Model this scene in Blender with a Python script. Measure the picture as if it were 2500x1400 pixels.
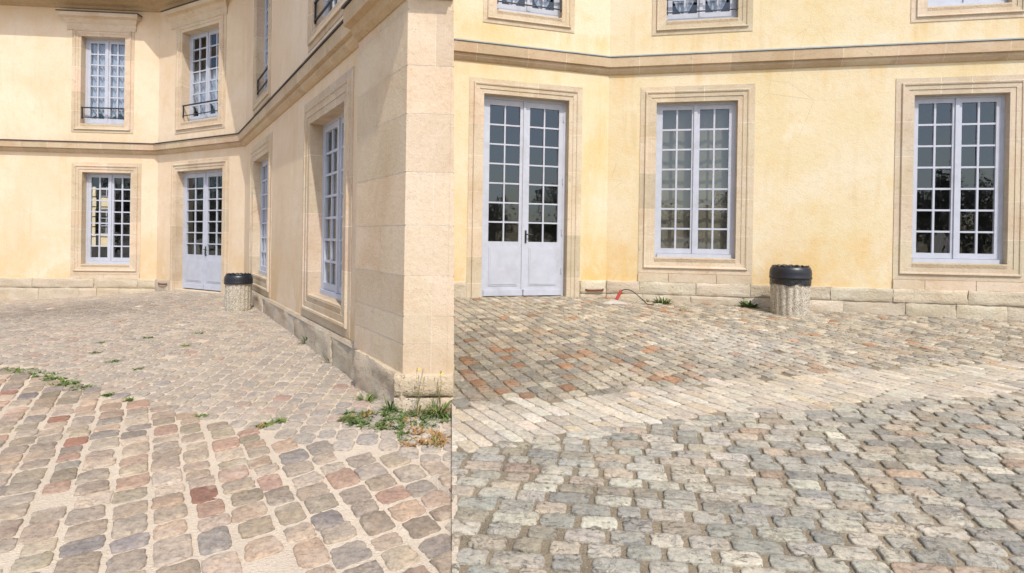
import bpy, math, random
import numpy as np
from mathutils import Matrix, Vector
random.seed(7); RNG = np.random.default_rng(11)
for o in list(bpy.data.objects): bpy.data.objects.remove(o)
SC = bpy.context.scene; COL = SC.collection
H = 1.42                                   # eye height above the lower court
# ------------------------------------------------------------------ camera
cam = bpy.data.cameras.new('camera'); camo = bpy.data.objects.new('camera', cam); COL.objects.link(camo)
cam.sensor_width = 36; cam.lens = 1300/2500*36; cam.shift_y = -0.044; cam.clip_start = .05; cam.clip_end = 2000
_p, _r = math.radians(.2), math.radians(.9)
camo.matrix_world = Matrix.Translation((0, 0, H)) @ Matrix.Rotation(math.radians(90), 4, 'X') @ Matrix.Rotation(_p, 4, 'X') @ Matrix.Rotation(-_r, 4, 'Z')
Rw = np.array([[0.99987663, 0.0000548, 0.01570722], [0.01570732, -0.00349022, -0.99987054], [0, 0.99999391, -0.00349065]])
M = Matrix([[Rw[0][0], -Rw[1][0], -Rw[2][0], 0], [Rw[0][1], -Rw[1][1], -Rw[2][1], 0], [Rw[0][2], -Rw[1][2], -Rw[2][2], H], [0, 0, 0, 1]])
camo.matrix_world = M
SC.camera = camo
# ------------------------------------------------------------------ sky, sun, exposure
SUN = Vector((.281, -.66, 1.0)).normalized()
w = bpy.data.worlds.new('World'); SC.world = w; w.use_nodes = True
nt = w.node_tree; sky = nt.nodes.new('ShaderNodeTexSky'); sky.sky_type = 'NISHITA'; sky.sun_disc = False
sky.sun_elevation = math.asin(SUN.z); sky.sun_rotation = math.atan2(SUN.x, SUN.y)
sky.air_density = 1.0; sky.dust_density = 2.2; sky.ozone_density = .4
nt.links.new(sky.outputs[0], nt.nodes['Background'].inputs[0]); nt.nodes['Background'].inputs[1].default_value = .15
sl = bpy.data.lights.new('sun', 'SUN'); sl.energy = 2.5; sl.angle = math.radians(.53); sl.color = (1, .95, .87)
so = bpy.data.objects.new('sun', sl); COL.objects.link(so); so.rotation_euler = SUN.to_track_quat('Z', 'Y').to_euler(); so.location = (5, -12, 20)
SC.view_settings.view_transform = 'Standard'; SC.view_settings.look = 'None'; SC.view_settings.gamma = 1
SC.view_settings.exposure = 0.6

# ------------------------------------------------------------------ materials
def srgb(r, g, b):
    return tuple(((c/255)/12.92 if c/255 <= .04045 else ((c/255+.055)/1.055)**2.4) for c in (r, g, b))
class Mat:
    def __init__(s, name):
        s.m = bpy.data.materials.new(name); s.m.use_nodes = True; s.t = s.m.node_tree; s.L = s.t.links.new
        s.b = s.t.nodes['Principled BSDF']; s.pos = s.n('ShaderNodeNewGeometry').outputs['Position']
    def n(s, t): return s.t.nodes.new(t)
    def noise(s, scale, detail=4, rough=.6, stretch=None, dist=0):
        v = s.pos
        if stretch:
            m = s.n('ShaderNodeMapping'); m.inputs['Scale'].default_value = stretch; s.L(v, m.inputs[0]); v = m.outputs[0]
        n = s.n('ShaderNodeTexNoise'); n.inputs['Scale'].default_value = scale; n.inputs['Detail'].default_value = detail
        n.inputs['Roughness'].default_value = rough; n.inputs['Distortion'].default_value = dist; s.L(v, n.inputs[0]); return n.outputs[0]
    def vor(s, scale, feature='F1'):
        n = s.n('ShaderNodeTexVoronoi'); n.feature = feature; n.inputs['Scale'].default_value = scale; s.L(s.pos, n.inputs[0]); return n
    def ramp(s, f, a, b, lo=0., hi=1.):
        r = s.n('ShaderNodeMapRange'); r.inputs[1].default_value = a; r.inputs[2].default_value = b
        r.inputs[3].default_value = lo; r.inputs[4].default_value = hi; s.L(f, r.inputs[0]); return r.outputs[0]
    def math(s, op, a, b=None):
        m = s.n('ShaderNodeMath'); m.operation = op
        for i, x in enumerate((a, b)):
            if x is None: continue
            if isinstance(x, (int, float)): m.inputs[i].default_value = x
            else: s.L(x, m.inputs[i])
        return m.outputs[0]
    def mix(s, f, a, b, mode='MIX'):
        m = s.n('ShaderNodeMix'); m.data_type = 'RGBA'; m.blend_type = mode
        for i, x in ((0, f), (6, a), (7, b)):
            if isinstance(x, (int, float)): m.inputs[i].default_value = x
            elif isinstance(x, tuple): m.inputs[i].default_value = x+(1,)
            else: s.L(x, m.inputs[i])
        return m.outputs[2]
    def attr(s):
        a = s.n('ShaderNodeAttribute'); a.attribute_name = 'Col'; return a.outputs[0]
    def z(s):
        x = s.n('ShaderNodeSeparateXYZ'); s.L(s.pos, x.inputs[0]); return x.outputs[2]
    def bump(s, h, strength, dist=.01):
        b = s.n('ShaderNodeBump'); b.inputs[0].default_value = strength; b.inputs[1].default_value = dist
        s.L(h, b.inputs['Height']); s.L(b.outputs[0], s.b.inputs['Normal'])
    def col(s, c):
        if isinstance(c, tuple): s.b.inputs[0].default_value = c+(1,)
        else: s.L(c, s.b.inputs[0])
    def rough(s, r, spec=.3): s.b.inputs['Roughness'].default_value = r; s.b.inputs['Specular IOR Level'].default_value = spec

def stucco(name, base, pale, stain, zfoot, warm=.5):
    m = Mat(name)
    big = m.noise(.55, 5, .62, dist=.4); mid = m.noise(3.0, 5, .7); fine = m.noise(45, 3, .6)
    c = m.mix(m.ramp(big, .40, .60), base, pale)
    c = m.mix(m.ramp(mid, .50, .74, 0, .42), c, stain)
    c = m.mix(m.ramp(m.noise(8, 6, .75), .52, .72, 0, .30), c, tuple(x*.80 for x in base))
    st = m.noise(1.1, 6, .7, (1, 1, .35), .6)
    c = m.mix(m.ramp(st, .58, .78, 0, warm), c, stain)
    sk = m.math('MULTIPLY', m.ramp(m.noise(5, 4, .6, (1, 1, .06)), .54, .74), m.ramp(m.noise(.8, 3, .6), .42, .62))
    c = m.mix(m.math('MULTIPLY', sk, .5), c, tuple(x*y for x, y in zip(stain, (.80, .82, .9))))
    c = m.mix(m.ramp(m.noise(1.7, 5, .7, None, .3), .60, .72, 0, .55), c, tuple(min(.9, x*y) for x, y in zip(pale, (1.05, 1.08, 1.14))))
    foot = m.math('MULTIPLY', m.ramp(m.z(), zfoot+1.3, zfoot, 0, 1), m.ramp(m.noise(1.3, 6, .7, (1, 1, .7), .5), .42, .60, .0, .95))
    c = m.mix(foot, c, stain)
    c = m.mix(m.ramp(fine, .3, .75, 0, .16), c, tuple(x*.62 for x in base))
    sa = m.n('ShaderNodeAttribute'); sa.attribute_name = 'Stain'
    dr = m.math('MULTIPLY', sa.outputs['Fac'], m.ramp(m.noise(4.5, 5, .65, (1, 1, .16), .5), .40, .60))
    c = m.mix(m.math('MULTIPLY', dr, .6), c, tuple(x*y for x, y in zip(stain, (.95, .92, .85))))
    cr = m.vor(.8, 'DISTANCE_TO_EDGE'); crk = m.math('MULTIPLY', m.ramp(cr.outputs[0], .003, .0, 0, 1), m.ramp(m.noise(.7, 2), .58, .66))
    c = m.mix(m.math('MULTIPLY', crk, .5), c, tuple(x*.5 for x in base))
    m.col(c); m.rough(.93, .15)
    m.bump(m.math('ADD', m.math('MULTIPLY', m.noise(7, 6, .75), .9), m.math('MULTIPLY', fine, .45)), .55, .016); return m.m
def limestone(name, dark=.55, pits=.5, rough_bump=.5):
    m = Mat(name); a = m.attr()
    big = m.noise(1.6, 6, .68, dist=.5); fine = m.noise(28, 4, .7); grain = m.noise(130, 2, .6)
    c = m.mix(m.ramp(big, .42, .72, 0, .55), a, m.mix(1., a, (.72, .58, .40), 'MULTIPLY'))
    c = m.mix(m.ramp(fine, .5, .78, 0, .4), c, m.mix(1., a, (.62, .56, .5), 'MULTIPLY'))
    c = m.mix(m.ramp(grain, .25, .75, .18, 0), c, (.1, .08, .06))
    v = m.vor(34); p = m.math('MULTIPLY', m.ramp(v.outputs[0], .16, .05), m.ramp(m.noise(4.5, 3), .47, .62, 0, pits))
    c = m.mix(p, c, m.mix(1., a, (.35, .3, .26), 'MULTIPLY'))
    gr = m.noise(3.4, 6, .75, (1, 1, 2.2), .8)
    c = m.mix(m.ramp(gr, .56, .76, 0, dark), c, (.16, .135, .105))
    m.col(c); m.rough(.9, .2)
    m.bump(m.math('SUBTRACT', m.math('ADD', m.math('MULTIPLY', fine, .7), m.math('MULTIPLY', grain, .15)), p), rough_bump, .02); return m.m
def pave(name, crev, sand=None, crev_amt=.5, bumpv=.6):
    m = Mat(name); a = m.attr()
    big = m.noise(7, 5, .7); fine = m.noise(38, 4, .7); grain = m.noise(170, 2, .6)
    rid = m.math('ABSOLUTE', m.math('SUBTRACT', m.noise(11, 5, .62, (1, 1.6, 1), 1.2), .5))
    c = m.mix(m.ramp(big, .40, .62, 0, .8), a, m.mix(1., a, (1.30, 1.22, 1.10), 'MULTIPLY'))
    c = m.mix(m.ramp(fine, .42, .70, 0, .75), c, m.mix(1., a, (.55, .53, .52), 'MULTIPLY'))
    c = m.mix(m.ramp(grain, .3, .72, .22, 0), c, (.06, .055, .05))
    k = m.math('MULTIPLY', m.ramp(rid, .03, .0), m.ramp(m.noise(5, 3), .46, .62, 0, crev_amt*.55))
    bl = m.ramp(m.noise(17, 6, .72, (1, 1.9, 1), .9), .57, .65, 0, crev_amt); k = m.math('MAXIMUM', k, bl)
    c = m.mix(k, c, crev)
    if sand:
        c = m.mix(m.ramp(m.noise(2.6, 6, .78), .53, .70, 0, .7), c, sand)
    m.col(c); m.rough(.82, .3)
    m.bump(m.math('SUBTRACT', m.math('ADD', m.math('MULTIPLY', fine, .6), m.math('MULTIPLY', big, .7)), k), bumpv, .02); return m.m
def sandm(name, a, b, dark):
    m = Mat(name); f = m.noise(60, 4, .75); g = m.noise(1.7, 5, .65); v = m.vor(90)
    c = m.mix(m.ramp(g, .35, .68), a, b); c = m.mix(m.ramp(f, .5, .75, 0, .5), c, dark)
    c = m.mix(m.ramp(v.outputs[0], .25, .1, 0, .45), c, (.62, .56, .47))
    m.col(c); m.rough(.95, .1); m.bump(m.math('ADD', f, m.math('MULTIPLY', v.outputs[0], .5)), .8, .012); return m.m
def simple(name, c, rough=.6, spec=.4, var=.12, scale=8, bumpv=0, metal=0, dirt=None):
    m = Mat(name); n = m.noise(scale, 5, .65)
    cc = m.mix(m.ramp(n, .3, .7, 0, 1), tuple(x*(1-var) for x in c), tuple(min(1, x*(1+var)) for x in c))
    if dirt: cc = m.mix(m.ramp(m.noise(scale*.35, 6, .72), .52, .75, 0, .6), cc, dirt)
    m.col(cc); m.rough(rough, spec); m.b.inputs['Metallic'].default_value = metal
    if bumpv: m.bump(m.noise(scale*5, 4, .7), bumpv, .01)
    return m.m
def glassm():
    m = Mat('window_glass'); t = m.t
    tr = m.n('ShaderNodeBsdfTransparent'); tr.inputs[0].default_value = (.86, .9, .9, 1)
    gl = m.n('ShaderNodeBsdfGlossy'); gl.inputs[0].default_value = (.82, .91, 1, 1); gl.inputs['Roughness'].default_value = .015
    bp = m.n('ShaderNodeBump'); bp.inputs[0].default_value = .10; bp.inputs[1].default_value = .02; m.L(m.noise(3.5, 2), bp.inputs['Height'])
    m.L(bp.outputs[0], gl.inputs['Normal'])
    g = m.n('ShaderNodeNewGeometry'); dt = m.n('ShaderNodeVectorMath'); dt.operation = 'DOT_PRODUCT'; m.L(g.outputs['Normal'], dt.inputs[0]); m.L(g.outputs['Incoming'], dt.inputs[1])
    k = m.math('POWER', m.math('SUBTRACT', 1., m.math('ABSOLUTE', dt.outputs['Value'])), 5.)
    fac = m.math('ADD', m.math('MULTIPLY', k, .91), .09)
    mx = m.n('ShaderNodeMixShader'); m.L(fac, mx.inputs[0]); m.L(tr.outputs[0], mx.inputs[1]); m.L(gl.outputs[0], mx.inputs[2])
    m.L(mx.outputs[0], t.nodes['Material Output'].inputs[0]); t.nodes.remove(m.b); return m.m
def bincon():
    m = Mat('pebbled_concrete'); v = m.vor(95); f = m.noise(9, 5, .7)
    r = m.n('ShaderNodeValToRGB'); e = r.color_ramp.elements
    e[0].color = (.14, .122, .095, 1); e[1].color = (.72, .67, .57, 1); e.new(.3).color = (.38, .34, .275, 1); e.new(.6).color = (.53, .485, .405, 1)
    sx = m.n('ShaderNodeSeparateXYZ'); m.L(v.outputs['Color'], sx.inputs[0]); m.L(sx.outputs[0], r.inputs[0])
    c = m.mix(m.ramp(v.outputs[0], .35, .62, 0, .5), r.outputs[0], (.34, .295, .22))
    c = m.mix(m.ramp(f, .54, .74, 0, .4), c, (.17, .15, .10)); m.col(c); m.rough(.85, .25); m.bump(v.outputs[0], -.6, .008); return m.m
def leafm(name, a, b):
    m = Mat(name); m.col(m.mix(m.ramp(m.noise(9, 3), .35, .65), a, b)); m.rough(.6, .3)
    m.b.inputs['Subsurface Weight'].default_value = 0; return m.m
MT = {}
MT['stucco_l'] = stucco('cream_stucco', (.705, .55, .385), (.75, .615, .46), (.66, .47, .25), .3, .5)
MT['stucco_r'] = stucco('yellow_stucco', (.67, .562, .352), (.70, .615, .455), (.66, .45, .18), .75, .7)
MT['stone'] = limestone('limestone_trim', .5, .6, .5)
MT['rubble'] = limestone('weathered_plinth_stone', .5, 1.0, 1.2)
MT['pier'] = limestone('pitted_pier_stone', .16, 1.0, .35)
MT['setts_l'] = pave('dry_cobbles', (.16, .13, .11), (.54, .455, .355), .5, .5)
MT['setts_r'] = pave('worn_cobbles', (.085, .07, .055), (.27, .225, .165), .75, .6)
MT['flags'] = pave('pale_flag_setts', (.3, .25, .18), (.40, .335, .25), .5, .4)
MT['sand_l'] = sandm('pale_joint_sand', (.60, .51, .40), (.50, .42, .33), (.34, .28, .22))
MT['sand_r'] = sandm('earth_joint', (.17, .14, .10), (.32, .265, .185), (.085, .07, .05))
MT['paint'] = simple('blue_grey_paint', (.455, .48, .55), .5, .35, .07, 6, .1, 0, (.33, .34, .37))
MT['glass'] = glassm()
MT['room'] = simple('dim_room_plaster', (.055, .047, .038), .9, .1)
MT['cloth'] = simple('white_curtain_cloth', (.44, .465, .55), .9, .1, .05, 20)
MT['blind'] = simple('grey_blind_cloth', (.21, .185, .145), .9, .1, .1, 4)
MT['iron'] = simple('black_iron', (.018, .018, .02), .45, .5)
MT['zinc'] = simple('zinc_flashing', (.30, .34, .36), .5, .5, .2, 3)
MT['lead'] = simple('dark_lead_flashing', (.08, .07, .065), .7, .3, .2, 3)
MT['rust'] = simple('rusty_iron', (.16, .055, .03), .8, .3, .3, 30, .3)
MT['bincon'] = bincon()
MT['plastic'] = simple('black_plastic', (.014, .015, .02), .38, .5, .2, 6)
MT['bag'] = simple('black_bin_liner', (.012, .012, .014), .28, .6, .2, 14, .5)
MT['pipe'] = simple('red_conduit', (.36, .035, .025), .5, .4)
MT['rubber'] = simple('black_cable', (.012, .012, .013), .5, .4)
MT['leaf'] = leafm('weed_green', (.075, .13, .02), (.15, .21, .045))
MT['leafy'] = leafm('bright_weed_green', (.07, .115, .03), (.14, .19, .06))
MT['dry'] = leafm('dry_weed', (.30, .15, .05), (.38, .25, .10))
MT['stalk'] = leafm('weed_stalk', (.16, .15, .05), (.24, .2, .09))
MT['bloom'] = simple('yellow_petals', (.75, .5, .03), .7)
MT['far'] = leafm('far_foliage', (.13, .13, .10), (.20, .185, .13))
MT['bark'] = simple('bark', (.09, .07, .05), .9)
MT['hidden_roof'] = simple('grey_slate', (.09, .095, .105), .7)
MT['mortar'] = sandm('rubble_mortar', (.5, .47, .42), (.36, .33, .29), (.2, .18, .16))

# ------------------------------------------------------------------ mesh builder
class MB:
    def __init__(s): s.v = []; s.f = []; s.c = []; s.sm = []
    def quad(s, pts, c=(.5, .5, .5), sm=False):
        i = len(s.v); s.v += [tuple(p) for p in pts]; s.f.append(tuple(range(i, i+len(pts)))); s.c.append(c); s.sm.append(sm)
    def grid(s, P, c=(.5, .5, .5), sm=True, close=False):
        """P[i][j] -> points; faces between"""
        i0 = len(s.v); n = len(P); k = len(P[0])
        for r in P: s.v += [tuple(p) for p in r]
        for i in range(n-1):
            for j in range(k if close else k-1):
                j2 = (j+1) % k
                s.f.append((i0+i*k+j, i0+i*k+j2, i0+(i+1)*k+j2, i0+(i+1)*k+j)); s.c.append(c[i] if isinstance(c, list) else c); s.sm.append(sm)
    def box8(s, q, c=(.5, .5, .5)):
        for a in ((0, 1, 2, 3), (7, 6, 5, 4), (0, 4, 5, 1), (1, 5, 6, 2), (2, 6, 7, 3), (3, 7, 4, 0)): s.quad([q[k] for k in a], c)
    def tube(s, pts, r, n=8, c=(.5, .5, .5)):
        pts = [Vector(p) for p in pts]; P = []
        for i, p in enumerate(pts):
            t = (pts[min(i+1, len(pts)-1)]-pts[max(i-1, 0)]).normalized()
            a = t.orthogonal().normalized() if i == 0 else (a-t*a.dot(t)).normalized()
            b = t.cross(a); rr = r[i] if isinstance(r, (list, tuple)) else r
            P.append([p+(a*math.cos(2*math.pi*k/n)+b*math.sin(2*math.pi*k/n))*rr for k in range(n)])
        s.grid(P, c, True, True)
        s.quad(P[0][::-1], c); s.quad(P[-1], c)
    def build(s, name, mat, parent=None, org=(0, 0, 0), loc=None):
        me = bpy.data.meshes.new(name); o3 = np.array(org)
        me.from_pydata((np.array(s.v)-o3).tolist(), [], s.f)
        a = me.attributes.new('Col', 'FLOAT_COLOR', 'FACE')
        cc = np.ones((len(s.f), 4), np.float32); cc[:, :3] = np.array(s.c); a.data.foreach_set('color', cc.ravel())
        if hasattr(s, 'st'):
            b_ = me.attributes.new('Stain', 'FLOAT', 'POINT'); b_.data.foreach_set('value', np.array(s.st+[0.]*(len(s.v)-len(s.st)), np.float32))
        me.polygons.foreach_set('use_smooth', s.sm); me.materials.append(mat); me.update()
        ob = bpy.data.objects.new(name, me); COL.objects.link(ob)
        if parent: ob.parent = parent
        else: ob.location = org
        return ob
def tag(o, label=None, cat=None, group=None, kind=None):
    for k, v in (('label', label), ('category', cat), ('group', group), ('kind', kind)):
        if v: o[k] = v
    return o
def empty(name, loc, label, cat, group=None):
    o = bpy.data.objects.new(name, None); COL.objects.link(o); o.location = loc; o.empty_display_size = .3
    return tag(o, label, cat, group)
def jit(c, a=.06, h=.02):
    k = 1+random.uniform(-a, a); return tuple(max(.01, x*k+random.uniform(-h, h)*x) for x in c)

# ------------------------------------------------------------------ facade frame
class F:
    def __init__(s, o, th, flip=1):
        s.o = np.array(o, float); t = math.radians(th); s.d = np.array([math.cos(t), math.sin(t)])
        s.n = np.array([s.d[1], -s.d[0]])
    def P(s, u, v, z):
        q = s.o+u*s.d+v*s.n; return (q[0], q[1], z+H)
    def box(s, mb, u0, u1, v0, v1, z0, z1, c=(.5, .5, .5)):
        q = [s.P(u0, v1, z0), s.P(u1, v1, z0), s.P(u1, v1, z1), s.P(u0, v1, z1), s.P(u0, v0, z0), s.P(u1, v0, z0), s.P(u1, v0, z1), s.P(u0, v0, z1)]
        mb.box8(q, c)
def wall(mb, f, u0, u1, z0, z1, holes, c=(.5, .5, .5), v=0, drips=None, step=.16):
    """skin with openings; drips = [(ua, ub, top, reach)] where rain has run down and left marks"""
    us = sorted({u0, u1}|{h[0] for h in holes}|{h[1] for h in holes}); zs = sorted({z0, z1}|{h[2] for h in holes}|{h[3] for h in holes})
    us = [u for u in us if u0 <= u <= u1]; zs = [z for z in zs if z0 <= z <= z1]
    def amount(u, z):
        a = 0.
        for ua, ub, top, reach in drips:
            if z < top and ua-.15 < u < ub+.15:
                k = max(0, 1-(top-z)/reach); e = min(1, (u-ua+.15)/.2, (ub+.15-u)/.2); ends = .45+.55*max(math.exp(-((u-ua)/.22)**2), math.exp(-((u-ub)/.22)**2))
                a = max(a, k*e*ends)
        return a
    if drips:
        def fine(q): return sorted({x for a, b in zip(q, q[1:]) for x in [a+(b-a)*i/max(1, round((b-a)/step)) for i in range(max(1, round((b-a)/step))+1)]})
        us, zs = fine(us), fine(zs)
        if not hasattr(mb, 'st'): mb.st = [0.]*len(mb.v)
    for a, b in zip(us, us[1:]):
        for p, q in zip(zs, zs[1:]):
            m, k = (a+b)/2, (p+q)/2
            if any(h[0] < m < h[1] and h[2] < k < h[3] for h in holes): continue
            mb.quad([f.P(a, v, p), f.P(b, v, p), f.P(b, v, q), f.P(a, v, q)], c)
            if drips: mb.st += [amount(a, p), amount(b, p), amount(b, q), amount(a, q)]
def sweep(mb, pts, nrm, prof, cols=None, smooth=False):
    """pts: [(x,y)] corner line of the wall; nrm: outward normal per segment; prof [(v,z)]"""
    P = []
    for i, p in enumerate(pts):
        if i == 0: m = nrm[0]
        elif i == len(pts)-1: m = nrm[-1]
        else:
            a, b = nrm[i-1], nrm[i]; m = (a+b)/(1+a@b)
        P.append([(p[0]+m[0]*v, p[1]+m[1]*v, z+H) for v, z in prof])
    mb.grid(P, cols or (.5, .5, .5), smooth)
    mb.quad(P[0][::-1]); mb.quad(P[-1])
LST = (.64, .525, .39); MOR = (.74, .65, .53)
def surround(mb, f, o, prof, base, door=False, r=.2, zfoot=None):
    """frame of stone round opening o=(u0,u1,z0,z1); prof [(w,v)] w outward from the opening edge"""
    u0, u1, z0, z1 = o
    def side(kind, a, b, c):
        rows = []
        for t in (a, b):
            row = []
            for w_, v in prof:
                if kind == 'L': row.append(f.P(u0-w_, v, z0-(w_ if (not door and t == 'a') else 0) if t == 'a' else (z1+w_ if t == 'b' else t)))
                elif kind == 'R': row.append(f.P(u1+w_, v, z0-(w_ if (not door and t == 'a') else 0) if t == 'a' else (z1+w_ if t == 'b' else t)))
                elif kind == 'T': row.append(f.P(u0-w_ if t == 'a' else (u1+w_ if t == 'b' else t), v, z1+w_))
                else: row.append(f.P(u0-w_ if t == 'a' else (u1+w_ if t == 'b' else t), v, z0-w_))
            rows.append(row)
        mb.grid(rows, c, False)
    for kind in ('L', 'R', 'T') if door else ('L', 'R', 'T', 'B'):
        if kind in 'LR': lo, hi, step = z0, z1, .62
        else: lo, hi, step = u0, u1, .42
        ts = ['a']; x = lo+random.uniform(.25, .6)
        while x < hi-.25 and kind != 'B':
            ts += [x, x+.009]; x += step*random.uniform(.7, 1.25)
        ts.append('b')
        for i in range(len(ts)-1):
            c = MOR if i % 2 else jit(base, .10, .02)
            side(kind, ts[i], ts[i+1], c)
def casement(mb, f, u0, u1, z0, z1, v, rows, cols=2, st=.066, mu=.030, low=0., t=.045):
    c = (.5, .5, .5)
    f.box(mb, u0, u0+st, v, v+t, z0, z1, c); f.box(mb, u1-st, u1, v, v+t, z0, z1, c)
    f.box(mb, u0+st, u1-st, v+.001, v+t-.001, z1-st*1.1, z1, c); zb = z0+(low or st*1.3)
    f.box(mb, u0+st, u1-st, v+.001, v+t-.001, z0, zb, c)
    gw = (u1-u0-2*st)/cols; gh = (z1-st*1.1-zb)/rows
    for i in range(1, cols):
        x = u0+st+gw*i; f.box(mb, x-mu/2, x+mu/2, v+.010, v+t-.006, zb, z1-st*1.1, c)
    for j in range(1, rows):
        y = zb+gh*j; f.box(mb, u0+st, u1-st, v+.012, v+t-.008, y-mu/2, y+mu/2, c)
    if low > .3:                                                  # panel of a door leaf
        f.box(mb, u0+st+.015, u1-st-.015, v+t-.002, v+t+.007, z0+.17, zb-.10, c)
        f.box(mb, u0+st+.04, u1-st-.04, v+t+.004, v+t+.013, z0+.195, zb-.125, c)
        f.box(mb, u0+.01, u1-.01, v+t, v+t+.022, z0, z0+.10, c)
def pane(mb, f, u0, u1, z0, z1, v, rows, cols=2, st=.066, low=0.):
    zb = z0+(low or st*1.3); zt = z1-st*1.1
    gw = (u1-u0-2*st)/cols; gh = (zt-zb)/rows
    for i in range(cols):
        for j in range(rows):                                     # every pane sits slightly out of true
            a, b = u0+st+gw*i, u0+st+gw*(i+1); p, q = zb+gh*j, zb+gh*(j+1)
            e = [v+.018+random.uniform(-.003, .003) for _ in range(3)]; e.append(e[0]+e[2]-e[1])
            mb.quad([f.P(a, e[0], p), f.P(b, e[1], p), f.P(b, e[2], q), f.P(a, e[3], q)])
def room(mb, f, o, v, dep=1.6, pad=None):
    pad = .35 if dep > .5 else .12
    u0, u1, z0, z1 = o; a, b, p, q = u0-pad, u1+pad, z0-.25, z1+.25
    A = [f.P(a, v, p), f.P(b, v, p), f.P(b, v, q), f.P(a, v, q)]; B = [f.P(a, v-dep, p), f.P(b, v-dep, p), f.P(b, v-dep, q), f.P(a, v-dep, q)]
    for i in range(4):
        j = (i+1) % 4; mb.quad([A[i], A[j], B[j], B[i]])
    mb.quad(B)
    for (x0, x1, y0, y1) in ((a, u0, p, q), (u1, b, p, q), (u0, u1, p, z0), (u0, u1, z1, q)):
        mb.quad([f.P(x0, v, y0), f.P(x1, v, y0), f.P(x1, v, y1), f.P(x0, v, y1)])
def curtain(mb, f, u0, u1, z0, z1, v, amp=.022, n=40, waves=9, edge=None):
    P = []
    for k in range(7):
        row = []
        for i in range(n+1):
            s = i/n; lo = z0+(edge(s) if edge else 0); z = lo+(z1-lo)*k/6
            row.append(f.P(u0+(u1-u0)*s, v+amp*math.sin(s*waves*6.283+.6*math.sin(5*s+k*.5))+.008*math.sin(k*2+s*17), z))
        P.append(row)
    mb.grid(P, (.8, .8, .8), True)
def make_window(par, org, f, o, r, rows, sprof, base, blind=None, drape=None, rail=False, apron=None, hood=None, dep=1.6, label=None, frame_w=.045, sillh=.07):
    u0, u1, z0, z1 = o
    m = MB(); fw = frame_w; vb = -r
    f.box(m, u0, u0+fw, vb-.02, vb+.05, z0, z1); f.box(m, u1-fw, u1, vb-.02, vb+.05, z0, z1)
    f.box(m, u0+fw, u1-fw, vb-.02, vb+.049, z1-fw*.8, z1); f.box(m, u0+fw, u1-fw, vb-.02, vb+.075, z0, z0+sillh)
    wn = m.build('window', MT['paint'], par, org)
    if label: wn['label'] = label
    um = (u0+u1)/2; zb, zt = z0+sillh, z1-fw*.8
    for a, b in ((u0+fw, um+.004), (um+.006, u1-fw)):
        c = MB(); casement(c, f, a, b, zb+.004, zt-.003, vb, rows); c.build('casement', MT['paint'], wn, org)
    c = MB(); f.box(c, um-.028, um+.028, vb+.045, vb+.065, zb+.004, zt-.003); c.build('meeting_stile', MT['paint'], wn, org)
    for a, b in ((u0+fw, um+.004), (um+.006, u1-fw)):
        g = MB(); pane(g, f, a, b, zb+.004, zt-.003, vb, rows); g.build('pane', MT['glass'], wn, org)
    s = MB(); surround(s, f, o, [(0, -r-.02)]+sprof, base)
    s.build('surround', MT['stone'], wn, org)
    s = MB(); e = sprof[-1][0]; c = jit(base, .08)                       # sloped sill filling the foot of the opening
    w_ = sprof[-1][0]
    P = [[f.P(uu, vv, zz) for vv, zz in ((-r-.02, z0+.012), (.0, z0-.004), (sprof[0][1]+.006, z0-.02), (sprof[0][1]+.006, z0-w_*.52), (sprof[0][1]-.004, z0-w_*.55))] for uu in (u0+.003, u1-.003)]
    s.grid(P, jit((.50, .41, .29), .1), False); s.quad(P[0][::-1]); s.quad(P[1]); s.build('sill', MT['rubble'], wn, org)
    if apron is not None:
        a = MB(); x = u0-e
        while x < u1+e-.02:
            x2 = min(x+random.uniform(.45, .8), u1+e)
            if u1+e-x2 < .2: x2 = u1+e
            f.box(a, x+.004, x2-.004, -.02, .022+random.uniform(0, .004), apron, z0-e-.006, jit((.64, .54, .41), .08)); x = x2
        a.build('apron', MT['stone'], wn, org)
    if blind: 
        b = MB(); curtain(b, f, u0+.02, u1-.02, z0+.05, z1, vb-.10, .010, 30, 5); b.build('blind', MT['blind'], wn, org)
    if drape:
        for a, b in ((u0+.05, um-.01), (um+.01, u1-.05)):
            d = MB(); curtain(d, f, a, b, z0+drape[0], z0+drape[1], vb-.032, .016, 60, 6, drape[2]); d.build('curtain', MT['cloth'], wn, org)
    if rail:
        b = MB()
        for zz, hh in ((.38, .028), (.15, .014)): f.box(b, u0-.035, u1+.035, -.035, -.01, z0+zz, z0+zz+hh)
        for uu in (u0+.02, u1-.02): f.box(b, uu-.008, uu+.008, -.034, -.012, z0+.12, z0+.385)
        b.build('railing', MT['iron'], wn, org)
    if hood:
        h0, h1, hz0, hz1, hv = hood; hm = MB()
        prof = [(.02, hz0-.16), (.035, hz0-.02), (.05, hz0), (hv*.45, hz0+.05), (hv*.55, hz0+.10), (hv, hz0+.13), (hv, hz1-.03), (hv+.015, hz1), (0, hz1+.03)]
        P = []
        for uu, k in ((h0, 1), (h1, -1)):
            P.append([f.P(uu+k*max(0, hv-v)*.8, v, z) for v, z in prof])
        hm.grid(P, jit(base, .06), False)
        for row, rev in ((P[0], True), (P[1], False)):
            uu = h0 if rev else h1; k = 1 if rev else -1
            back = [f.P(uu+k*max(0, hv-v)*.8, -.02, z) for v, z in prof]
            hm.grid([row, back] if not rev else [back, row], jit(base, .06), False)
        hm.build('hood', MT['stone'], wn, org)
        l = MB(); f.box(l, h0-.02, h1+.02, .0, hv+.035, hz1+.004, hz1+.022); l.build('hood_flashing', MT['lead'], wn, org)
    if dep:
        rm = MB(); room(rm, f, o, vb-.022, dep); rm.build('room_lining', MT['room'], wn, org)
    return wn
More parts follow.
